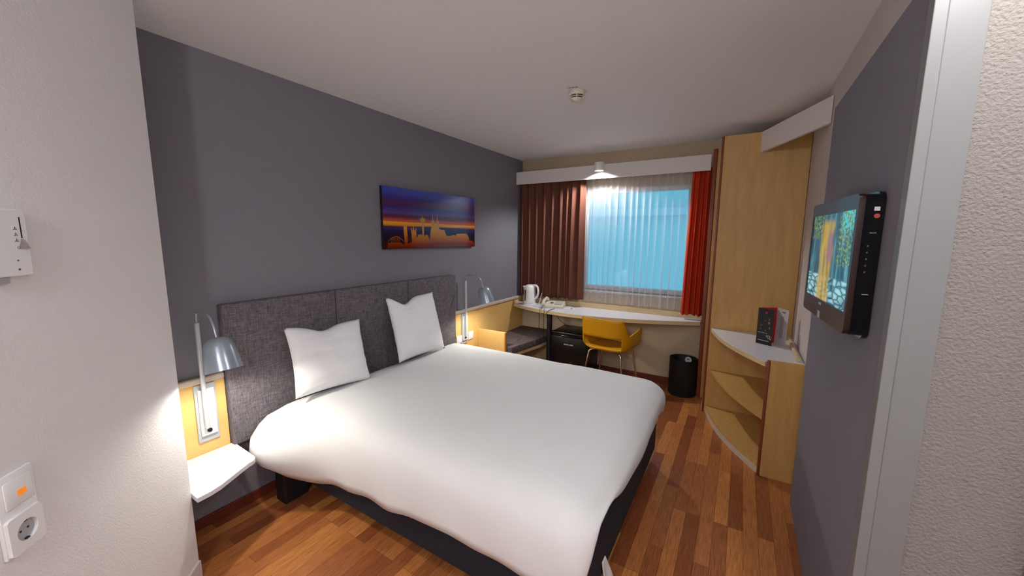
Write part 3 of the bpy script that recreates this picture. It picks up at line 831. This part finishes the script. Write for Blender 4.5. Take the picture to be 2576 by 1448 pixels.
# corner cabinet
cc = thing('corner_cabinet', 'low open maple corner cabinet with curved white top beneath the television', 'cabinet', (2.6, 3.3, 0))
def arcpts(x0, y0, x1, y1, bulge, n=18):
    a = Vector((x0, y0)); b = Vector((x1, y1)); dd = b-a; nrm = Vector((dd.y, -dd.x)).normalized()
    out = []
    for k in range(n+1):
        t = k/n; out.append(tuple(a+dd*t+nrm*bulge*math.sin(t*PI)))
    return out
ar = arcpts(2.222, 3.718, 2.585, 2.875, .055)
mid = 2.4
if ar[9][0] > (2.222+2.585)/2: ar = arcpts(2.222, 3.718, 2.585, 2.875, -.055)
ring = ar+[(2.598, 2.889), (2.797, 2.889), (2.797, 3.718)]
bm = BM(); prism(bm, ring, .782, .785); part('laminate_top', bm, M['laminate'], cc)
bm = BM(); prism(bm, ring, .752, .7818); part('top_board', bm, M['maple_edge'], cc)
ring2 = arcpts(2.245, 3.718, 2.598, 2.892, -.045 if ar[9][0] < 2.4 else .045)
bulge_sign = 1 if arcpts(0, 1, 0, 0, 1)[9][0] < 0 else -1
def curve(x0, y0, x1, y1, b): return arcpts(x0, y0, x1, y1, b*bulge_sign)
ring2 = curve(2.245, 3.718, 2.598, 2.892, .045)+[(2.795, 2.892), (2.795, 3.718)]
bm = BM(); prism(bm, ring2, .382, .404); part('shelf', bm, M['maple'], cc)
ring3 = curve(2.224, 3.717, 2.598, 2.892, .055)+[(2.795, 2.892), (2.795, 3.717)]
bm = BM(); prism(bm, ring3, .048, .062); part('floor_board', bm, M['maple'], cc)
bm = BM(); prism(bm, ring3, 0, .0478); part('plinth', bm, M['cap'], cc)
bm = BM(); box(bm, 2.615, 2.797, 2.868, 2.888, 0, .797, .001); a_ = part('side_panel', bm, M['maple'], cc)
bm = BM(); box(bm, 2.597, 2.6148, 2.864, 2.890, 0, .797, .006, 3); part('edge_band', bm, M['red_edge'], a_, True, root=cc)
bm = BM(); box(bm, 2.78, 2.7965, 2.889, 3.718, .062, .752); part('back_panel', bm, M['maple'], cc)

# rod on the cabinet top
bm = BM(); tube(bm, [(2.772, 3.52, .7975), (2.768, 2.98, .7975)], .0125, 16)
single('wooden_rod', bm, M['maple_edge'], 'pale wooden rod lying along the wall on the cabinet top', 'rod', (2.77, 3.2, .785), True)

# brochure standing on the cabinet
br = thing('brochure', 'folded black and red brochure standing open on the white cabinet top', 'brochure', (2.6, 3.33, .7853), local=True)
A0, B0, C0 = Vector((-.055, .045, 0)), Vector((.04, -.015, 0)), Vector((.0, .10, 0))
# front panel A0-B0, inner red panel A0-ridge, white panel on the right
HB = .272
M['print_black'] = mat('black_print', (16, 17, 20), .35); M['print_white'] = mat('white_print', (205, 196, 196), .45)
def panel(a, b, th=.0012):
    bm = BM(); t = (b-a).normalized(); n = Vector((-t.y, t.x, 0))*th
    prism(bm, [(a.x, a.y), (b.x, b.y), (b.x+n.x, b.y+n.y), (a.x+n.x, a.y+n.y)], 0, HB); return bm
fp = part('front_leaf', panel(A0, B0), M['print_black'], br)
rp = part('inner_leaf', panel(A0+Vector((.002, .004, 0)), Vector((.066, .118, 0))), M['card_red'], br)
Cq, Dq = Vector((.0535, .0735, 0)), Vector((.125, .005, 0))
Bq = Vector((.048, .052, 0))
wp = part('right_leaf', panel(Vector((.067, .116, 0)), Vector((.128, .022, 0))), M['print_white'], br)
def leafM(a, b, u, z, off=.0006):
    t = (b-a).normalized(); n = Vector((t.y, -t.x, 0))
    o = a+(b-a)*u+n*off
    return Matrix(((t.x, 0, n.x, o.x), (t.y, 0, n.y, o.y), (0, 1, 0, z), (0, 0, 0, 1)))
bm = BM(); st = len(bm.verts); box(bm, -.007, .007, -.007, .007, 0, .0005); xform(bm, st, leafM(A0, B0, .52, .243, .0002)); part('red_logo', bm, M['card_red'], fp, root=br)
bm = BM()
textmesh(bm, 'Y', .022, leafM(A0, B0, .66, .066)); textmesh(bm, 'O', .030, leafM(A0, B0, .77, .062) @ Matrix.Diagonal((.6, 1.1, 1, 1))); textmesh(bm, 'U', .040, leafM(A0, B0, .90, .058) @ Matrix.Diagonal((.5, 1.15, 1, 1)))
textmesh(bm, 'EVERYTHING YOU', .0082, leafM(A0, B0, .38, .088)); 
for u0, u1, z, h in ((.12, .82, .030, .004),):
    st = len(bm.verts); L_ = (B0-A0).length; box(bm, -(u1-u0)/2*L_, (u1-u0)/2*L_, -h/2, h/2, 0, .0004); xform(bm, st, leafM(A0, B0, (u0+u1)/2, z, .0002))
part('white_lettering', bm, M['print_white'], fp, root=br)
M['skin'] = mat('warm_print', (150, 92, 62), .5)
for u, z, w_, h, r_ in ((.74, .195, .008, .016, 0), (.74, .168, .013, .018, .2), (.47, .180, .012, .004, .1), (.22, .142, .003, .012, -.6), (.30, .142, .003, .012, -.6), (.24, .118, .005, .014, .1), (.55, .110, .004, .016, .1), (.79, .130, .006, .02, 0)):
    bm = BM(); lathe(bm, [(0, .0005), (1, .0005), (1, 0), (0, 0)], (0, 0, 0), 14)
    xform(bm, 0, leafM(A0, B0, u, z, .0001) @ Matrix.Rotation(r_, 4, 'Z') @ Matrix.Diagonal((w_*.6, h*.6, 1, 1)))
    part('photo_print', bm, M['skin'], fp, root=br)
bm = BM(); a2, b2 = Vector((.067, .116, 0)), Vector((.128, .022, 0))
for k in range(22):
    z = .212-k*.0075; ww = .030+.016*random.random()
    st = len(bm.verts); box(bm, -ww/2, ww/2, -.0013, .0013, 0, .0003); xform(bm, st, leafM(a2, b2, .5, z, .0001))
part('grey_lettering', bm, mat('grey_print', (110, 84, 86), .5), wp, root=br)
bm = BM(); st = 0
tube(bm, fillet([(-.02, 0, 0), (-.014, .006, 0), (-.008, -.004, 0), (-.002, .008, 0), (.004, -.006, 0), (.008, .008, 0), (.014, -.004, 0), (.02, .008, 0)], .003, 3), .0009, 6); xform(bm, st, leafM(a2, b2, .58, .246, .0008))
part('script_heading', bm, mat('dark_print', (52, 42, 46), .5), wp, root=br)

# ------------------------------------------------------------------ television
tv = thing('television', 'small wall television with brown bezel and lit screen', 'television', (2.676, 1.828, 1.497), local=True)
tv.rotation_euler.z = math.radians(4.1)
W2, H2 = .279, .219
def rrect(y0, y1, z0, z1, r, n=6):
    pts = []
    for cy, cz, s in ((y1-r, z1-r, 0), (y0+r, z1-r, PI/2), (y0+r, z0+r, PI), (y1-r, z0+r, 1.5*PI)):
        for k in range(n+1):
            t = s+PI/2*k/n; pts.append((cy+r*math.cos(t), cz+r*math.sin(t)))
    return pts
def frame_x(bm, outer, inner, x0, x1):
    n = len(outer)
    R_ = [[bm.verts.new((x, p[0], p[1])) for p in ring] for ring, x in ((outer, x1), (outer, x0), (inner, x0), (inner, x1))]
    for a, b in ((0, 1), (1, 2), (2, 3), (3, 0)):
        for k in range(n): bm.faces.new((R_[a][k], R_[a][(k+1) % n], R_[b][(k+1) % n], R_[b][k]))
def slab_x(bm, ring, x0, x1):
    n = len(ring); a = [bm.verts.new((x0, *p)) for p in ring]; b = [bm.verts.new((x1, *p)) for p in ring]
    bm.faces.new(a); bm.faces.new(b[::-1])
    for k in range(n): bm.faces.new((a[k], a[(k+1) % n], b[(k+1) % n], b[k]))
SY0, SY1, SZ0, SZ1 = -.261, .262, -.152, .172
bm = BM(); outer = [(y, z-(.022*math.cos(y/W2*PI/2) if z < -H2+.03 else 0)) for y, z in rrect(-W2, W2, -H2, H2, .02)]
inner = rrect(SY0, SY1, SZ0, SZ1, .003)
# densify the lower edge for its soft curve
frame_x(bm, outer, inner, -.0, .016)
bz = part('bezel', bm, M['tv_brown'], tv, True)
bm = BM(); box(bm, .004, .008, SY0, SY1, SZ0, SZ1); part('screen', bm, M['screen'], tv)
bm = BM(); slab_x(bm, rrect(-W2+.003, W2-.003, -H2-.004, H2-.002, .02), .0162, .052); part('case', bm, M['tv_black'], tv, True)
bm = BM(); slab_x(bm, rrect(-W2+.012, W2-.03, -H2-.016, H2+.006, .03), .052, .066); bk_ = part('rear_cover', bm, M['tv_black'], tv, True)
bm = BM(); Mt = Matrix(((0, 0, -1, -.0004), (-1, 0, 0, .02), (0, 1, 0, -.165), (0, 0, 0, 1)))
st = len(bm.verts)
for i in range(4): box(bm, -.0004, 0, .004+i*.009, .010+i*.009, -.171, -.162)
part('badge', bm, M['grey_plate'], bz, root=tv)
bm = BM(); box(bm, -.0008, 0, .005, .035, -.222, -.196); part('sensor_window', bm, M['grey_plate'], bz, root=tv)
M['dim_print'] = mat('dim_grey_print', (84, 84, 90), .5)
for z in (-.02, 0, .02, .04, .06):
    bm = BM(); box(bm, .032, .0355, -W2+.001, -W2+.003, z-.003, z+.002); part('side_button', bm, M['dim_print'], tv)
for z in (.098, -.0905):
    bm = BM(); box(bm, .034, .050, -W2+.001, -W2+.003, z, z+.002); part('side_line', bm, M['grey_plate'], tv)
bm = BM(); box(bm, .038, .051, -W2+.001, -W2+.003, .165, .177); part('white_sticker', bm, M['white_plastic'], tv)
bm = BM(); lathe(bm, [(0, .002), (.007, .002), (.007, 0), (0, 0)], (.046, -W2+.003, .150), 16, Matrix.Rotation(PI/2, 4, 'X')); part('red_sticker', bm, mat('red_sticker', (190, 80, 60), .5), tv)
bm = BM(); box(bm, .066, .084, -.06, .06, -.08, .08); part('wall_bracket', bm, M['black_matte'], tv)

# ------------------------------------------------------------------ picture
pc = thing('wall_picture', 'wide glossy sunset skyline picture on the dark wall above the bed', 'picture', (0, 2.6, 1.72))
PY0, PY1, PZ0, PZ1 = 2.008, 3.175, 1.474, 1.958
bm = BM(); box(bm, .004, .0285, PY0, PY1, PZ0, PZ1, .001); part('backing', bm, M['black_matte'], pc)
bm = BM(); box(bm, .0286, .031, PY0+.001, PY1-.001, PZ0+.001, PZ1-.001); part('print', bm, M['canvas'], pc)
def pic(px, py):
    s = (px-135)/1770; xl = 135+25*0
    hL, hR = 1250, 922
    top = 102+s*273; bot = 1355-s*60
    v = (bot-py)/(bot-top)
    u = s*hR/(s*hR+(1-s)*hL)
    return PY0+(PY1-PY0)*min(max(u, .004), .996), PZ0+(PZ1-PZ0)*min(max(v, .004), .99)
sk = [(195, 1345), (215, 1225), (480, 1225), (530, 1268), (545, 1230), (528, 905), (542, 900), (540, 862), (556, 860), (560, 832), (565, 860), (582, 862), (582, 900), (597, 905), (607, 1245), (690, 1205), (680, 1010), (670, 952), (679, 930), (690, 952), (693, 1005), (708, 960), (720, 872), (735, 960), (757, 1010), (760, 950), (769, 930), (778, 950), (776, 1112), (803, 1112), (806, 1066), (884, 1060), (894, 1108), (892, 830), (868, 822), (855, 785), (862, 748), (893, 740), (902, 655), (912, 740), (948, 745), (960, 785), (948, 824), (922, 830), (930, 1112), (950, 1075), (990, 1066), (1015, 1112), (1036, 1185), (1055, 1000), (1070, 925), (1072, 820), (1090, 780), (1098, 640), (1108, 780), (1130, 815), (1134, 915), (1160, 918), (1162, 820), (1178, 780), (1187, 655), (1197, 780), (1218, 815), (1222, 965), (1243, 948), (1250, 972), (1320, 978), (1345, 1045), (1360, 1088), (1440, 1092), (1495, 1068), (1540, 1090), (1562, 1048), (1750, 1048), (1790, 1120), (1800, 1180), (1868, 1190), (1893, 1230), (1897, 1292)]
bm = BM(); base = .0311
loop = [pic(*p_) for p_ in sk]
lo = [bm.verts.new((base, *p_)) for p_ in loop]; hi = [bm.verts.new((base+.0005, *p_)) for p_ in loop]
from mathutils.geometry import tessellate_polygon
for tri in tessellate_polygon([[Vector((p_[0], p_[1], 0)) for p_ in loop]]):
    bm.faces.new([hi[i] for i in tri])
for k in range(len(lo)): bm.faces.new((lo[k], lo[(k+1) % len(lo)], hi[(k+1) % len(lo)], hi[k]))
arch = []
for k in range(17):
    t = k/16; arch.append((base+.0003, *pic(218+310*t, 1255-155*math.sin(PI*(.08+.84*t))**.8)))
tube(bm, arch, .0022, 6)
for k in range(1, 9):
    t = .14+k*.075; a_ = pic(218+310*t, 1262-155*math.sin(PI*(.08+.84*t))**.8); b_ = pic(218+310*t, 1225)
    tube(bm, [(base+.0003, a_[0], a_[1]), (base+.0003, a_[0], b_[1])], .0013, 5)
part('skyline_print', bm, M['skyline'], pc)

# ------------------------------------------------------------------ smoke detector
sd = thing('smoke_detector', 'round cream smoke detector on the ceiling with red lettering', 'smoke detector', (1.424, 2.408, H), local=True)
bm = BM(); lathe(bm, [(0, -.0005), (.052, -.0005), (.054, -.004), (.053, -.022), (.050, -.026), (0, -.026)], (0, 0, 0), 40); part('base', bm, M['cream_plastic'], sd, True)
bm = BM(); lathe(bm, [(0, -.026), (.040, -.026), (.036, -.046), (0, -.046)], (0, 0, 0), 32); part('vent_core', bm, M['black'], sd, True)
bm = BM()
lathe(bm, [(.050, -.0262), (.048, -.030), (.042, -.030), (.042, -.0262)], (0, 0, 0), 36, None, True); lathe(bm, [(.045, -.036), (.043, -.040), (.038, -.040), (.039, -.036)], (0, 0, 0), 36, None, True)
lathe(bm, [(.040, -.046), (.034, -.056), (.02, -.064), (0, -.066), (0, -.0462)], (0, 0, 0), 36)
for k in range(5):
    st = len(bm.verts); box(bm, .036, .046, -.002, .002, -.048, -.026); xform(bm, st, Matrix.Rotation(k*PI*.4-1.17, 4, 'Z'))
part('cage', bm, M['cream_plastic'], sd, True)
bm = BM(); ta, tb = Vector((1.3805, 2.3615, 0)), Vector((1.4435, 2.3785, 0)); ex = (tb-ta).normalized(); ey = Vector((ex.y, -ex.x, 0))
o_ = (ta+tb)/2-Vector((1.424, 2.408, 0))-Vector((-.01, .034, 0))
textmesh(bm, '15/5/5', .027, Matrix(((ex.x, ey.x, 0, o_.x), (ex.y, ey.y, 0, o_.y), (0, 0, -1, -.0006), (0, 0, 0, 1)))); part('red_lettering', bm, mat('dark_red_print', (86, 22, 20), .6), sd)

# ------------------------------------------------------------------ plates on the near-left wall
ang = math.atan2(d[1], d[0])   # local +X runs along the wall towards the bed, +Z out of the wall is local -Y
def wallM(s, z):
    """frame on the diagonal wall: s metres along from its free edge (negative = towards the camera)"""
    o = Vector((E[0]+d[0]*s, E[1]+d[1]*s, z)); return o, ang
th_loc, _ = wallM(-.574-.06, 1.556)
tp = thing('thermostat', 'white thermostat plate with slider high on the left wall', 'thermostat', th_loc, local=True); tp.rotation_euler.z = ang
# local axes: +X along the wall, wall normal is local -Y
bm = BM(); box(bm, -.06, .06, -.022, 0, -.085, .085, .003); part('housing', bm, M['white_plastic'], tp)
bm = BM(); box(bm, .040, .043, -.0226, -.0218, .012, .066); part('slot', bm, M['black'], tp)
bm = BM(); prism(bm, [(.030, -.0222), (.052, -.0222), (.044, -.036)], -.014, .010)
for v in bm.verts:
    if v.co.z > 0: v.co.x += (.041-v.co.x)*.85; v.co.y += (-.0222-v.co.y)*.7
part('slider', bm, mat('dark_slider', (120, 112, 110), .5), tp)
bm = BM()
for z in (.036, .021, .006):
    for k in range(3):
        st = len(bm.verts); lathe(bm, [(0, .0004), (1, .0004), (1, 0), (0, 0)], (0, 0, 0), 10)
        a_ = k*2*PI/3+PI/2
        xform(bm, st, Matrix.Translation((.027+.0028*math.cos(a_), -.0222, z+.0028*math.sin(a_))) @ Matrix.Rotation(PI/2, 4, 'X') @ Matrix.Rotation(a_, 4, 'Z') @ Matrix.Diagonal((.0026, .0012, 1, 1)))
part('fan_symbols', bm, mat('grey_symbols', (90, 88, 88), .6), tp)
bm = BM(); st = len(bm.verts); lathe(bm, [(.0032, .0004), (.004, .0004), (.004, 0), (.0032, 0)], (0, 0, 0), 18, None, True); xform(bm, st, Matrix.Translation((.030, -.0222, -.012)) @ Matrix.Rotation(PI/2, 4, 'X'))
part('circle_symbol', bm, mat('grey_symbols', (90, 88, 88), .6), tp)
for z, r_ in ((-.045, .0022), (-.068, .003)):
    bm = BM(); lathe(bm, [(0, .0004), (r_, .0004), (r_, 0), (0, 0)], (0, 0, 0), 12); xform(bm, 0, Matrix.Translation((.022, -.0222, z)) @ Matrix.Rotation(PI/2, 4, 'X')); part('dot_symbol', bm, mat('grey_dot', (90, 88, 88), .6), tp)
bm = BM(); box(bm, -.05, .005, -.014, 0, -.102, -.0855, .001); part('lower_clip', bm, M['grey_plate'], tp)

ds_loc, _ = wallM(-.651-.045, .872)
ds = thing('switch_and_socket', 'white double plate with amber-lit switch above a socket on the left wall', 'switch', ds_loc, local=True); ds.rotation_euler.z = ang
bm = BM(); box(bm, -.05, .045, -.010, 0, -.107, .107, .004, 2); part('frame', bm, M['white_plastic'], ds, True)
bm = BM(); box(bm, -.036, .034, -.015, -.010, .018, .090, .004, 2); rk = part('rocker', bm, M['white_plastic'], ds, True)
bm = BM(); box(bm, -.008, .014, -.0165, -.0148, .042, .058, .001); part('indicator', bm, M['amber'], rk, root=ds)
RX = Matrix.Rotation(PI/2, 4, 'X')
def plate_with_hole(bm, x0, x1, z0, z1, cx, cz, r, ya, yb, n=48):
    rings = []
    for y, kind in ((ya, 'o'), (yb, 'o'), (yb, 'i'), (ya, 'i')):
        row = []
        for k in range(n):
            a = 2*PI*k/n; c, s_ = math.cos(a), math.sin(a)
            if kind == 'i': row.append(bm.verts.new((cx+r*c, y, cz+r*s_)))
            else:
                t = min((x1-cx)/c if c > 1e-6 else ((x0-cx)/c if c < -1e-6 else 9), (z1-cz)/s_ if s_ > 1e-6 else ((z0-cz)/s_ if s_ < -1e-6 else 9))
                row.append(bm.verts.new((cx+t*c, y, cz+t*s_)))
        rings.append(row)
    for a, b in zip(rings, rings[1:]):
        for k in range(n): bm.faces.new((a[k], a[(k+1) % n], b[(k+1) % n], b[k]))
bm = BM(); plate_with_hole(bm, -.047, .042, -.104, -.004, -.002, -.054, .027, -.0098, -.0185); so = part('socket_plate', bm, M['white_plastic'], ds, True)
bm = BM(); lathe(bm, [(0, .0102), (.0268, .0102), (.0268, .0098), (0, .0098)], (-.002, 0, -.054), 32, RX)
part('socket_well', bm, M['grey_plate'], so, True, root=ds)
for x in (-.0115, .0075):
    bm = BM(); lathe(bm, [(0, .0108), (.003, .0108), (.003, .0101), (0, .0101)], (x, 0, -.054), 12, RX); part('pin_hole', bm, M['black'], so, root=ds)
for z in (-.0795, -.0315):
    bm = BM(); box(bm, -.006, .002, -.0165, -.0103, z, z+.003); part('earth_clip', bm, M['black'], so, root=ds)

# ------------------------------------------------------------------ light
def light(name, kind, loc, power, color, parent=None, radius=.03, **k):
    l = bpy.data.lights.new(name, kind); l.energy = power; l.color = color
    if kind in ('POINT', 'SPOT'): l.shadow_soft_size = radius
    for a, v in k.items(): setattr(l, a, v)
    o = bpy.data.objects.new(name, l); COL.objects.link(o); o.location = loc
    if parent: o.parent = parent
    return o
WARM = (1, .93, .80)
for y in (.78, 2.98):
    light('lamp_light', 'POINT', (.320, y, .966), 9.4, WARM, radius=.018)
light('spotlight_light', 'SPOT', (1.052, 4.0, 2.262), 36, (.98, .98, 1), radius=.03, spot_size=math.radians(150), spot_blend=.4)
# entry downlight beside the camera, then an added fill globe behind it
def downlight(x, y, power, label):
    t = thing('downlight', label, 'downlight', (x, y, H), local=True)
    bm = BM(); lathe(bm, [(.045, -.0005), (.058, -.0005), (.058, -.006), (.045, -.008)], (0, 0, 0), 32, None, True); part('ring', bm, M['chrome'], t, True)
    bm = BM(); lathe(bm, [(0, -.001), (.044, -.001), (.044, -.004), (0, -.004)], (0, 0, 0), 28); part('lens', bm, M['bulb'], t)
    light('downlight_light', 'SPOT', (x, y, H-.03), power, (1, .98, .96), radius=.05, spot_size=math.radians(165), spot_blend=.5)
downlight(2.90, 1.02, 24, 'recessed entry ceiling light beside the plaster wall')
gl = thing('fill_globe', 'added white fill globe in the unseen entry behind the camera', 'lamp', (2.3, -.95, H), local=True)  # added out of view to lift the overall brightness of the room
bm = BM(); lathe(bm, [(0, -.001), (.05, -.001), (.05, -.02), (.012, -.025), (.012, -.16), (0, -.16)], (0, 0, 0), 28); part('stem', bm, M['chrome'], gl, True)
bm = BM(); bmesh.ops.create_uvsphere(bm, u_segments=32, v_segments=18, radius=.10); bmesh.ops.translate(bm, verts=bm.verts, vec=(0, 0, -.25)); part('globe', bm, emis('fill_globe_glow', (247, 247, 249), 84), gl, 'full')

w = bpy.data.worlds.new('World'); S.world = w; w.use_nodes = True
bg = w.node_tree.nodes['Background']; bg.inputs[0].default_value = (.13, .50, .74, 1); bg.inputs[1].default_value = 1.25

# ------------------------------------------------------------------ camera
F, PIT, ROL, YAW = 952.0, -.13578, .00562, -.5432
cy, sy = math.cos(YAW), math.sin(YAW)
fw = Vector((sy*math.cos(PIT), cy*math.cos(PIT), math.sin(PIT))); rt = Vector((cy, -sy, 0)); up = rt.cross(fw)
r2 = rt*math.cos(ROL)+up*math.sin(ROL); u2 = up*math.cos(ROL)-rt*math.sin(ROL)
cam = bpy.data.cameras.new('camera'); co = bpy.data.objects.new('camera', cam); COL.objects.link(co)
cam.sensor_width = 36; cam.sensor_fit = 'HORIZONTAL'; cam.lens = F/2576*36; cam.clip_start = .02
mw = Matrix((r2, u2, -fw)).transposed().to_4x4(); mw.translation = (2.402, 0, 1.58)
co.matrix_world = mw
S.camera = co
vs = S.view_settings
vs.view_transform = 'Standard'; vs.look = 'None'; vs.gamma = 1; vs.use_curve_mapping = False; vs.exposure = .5
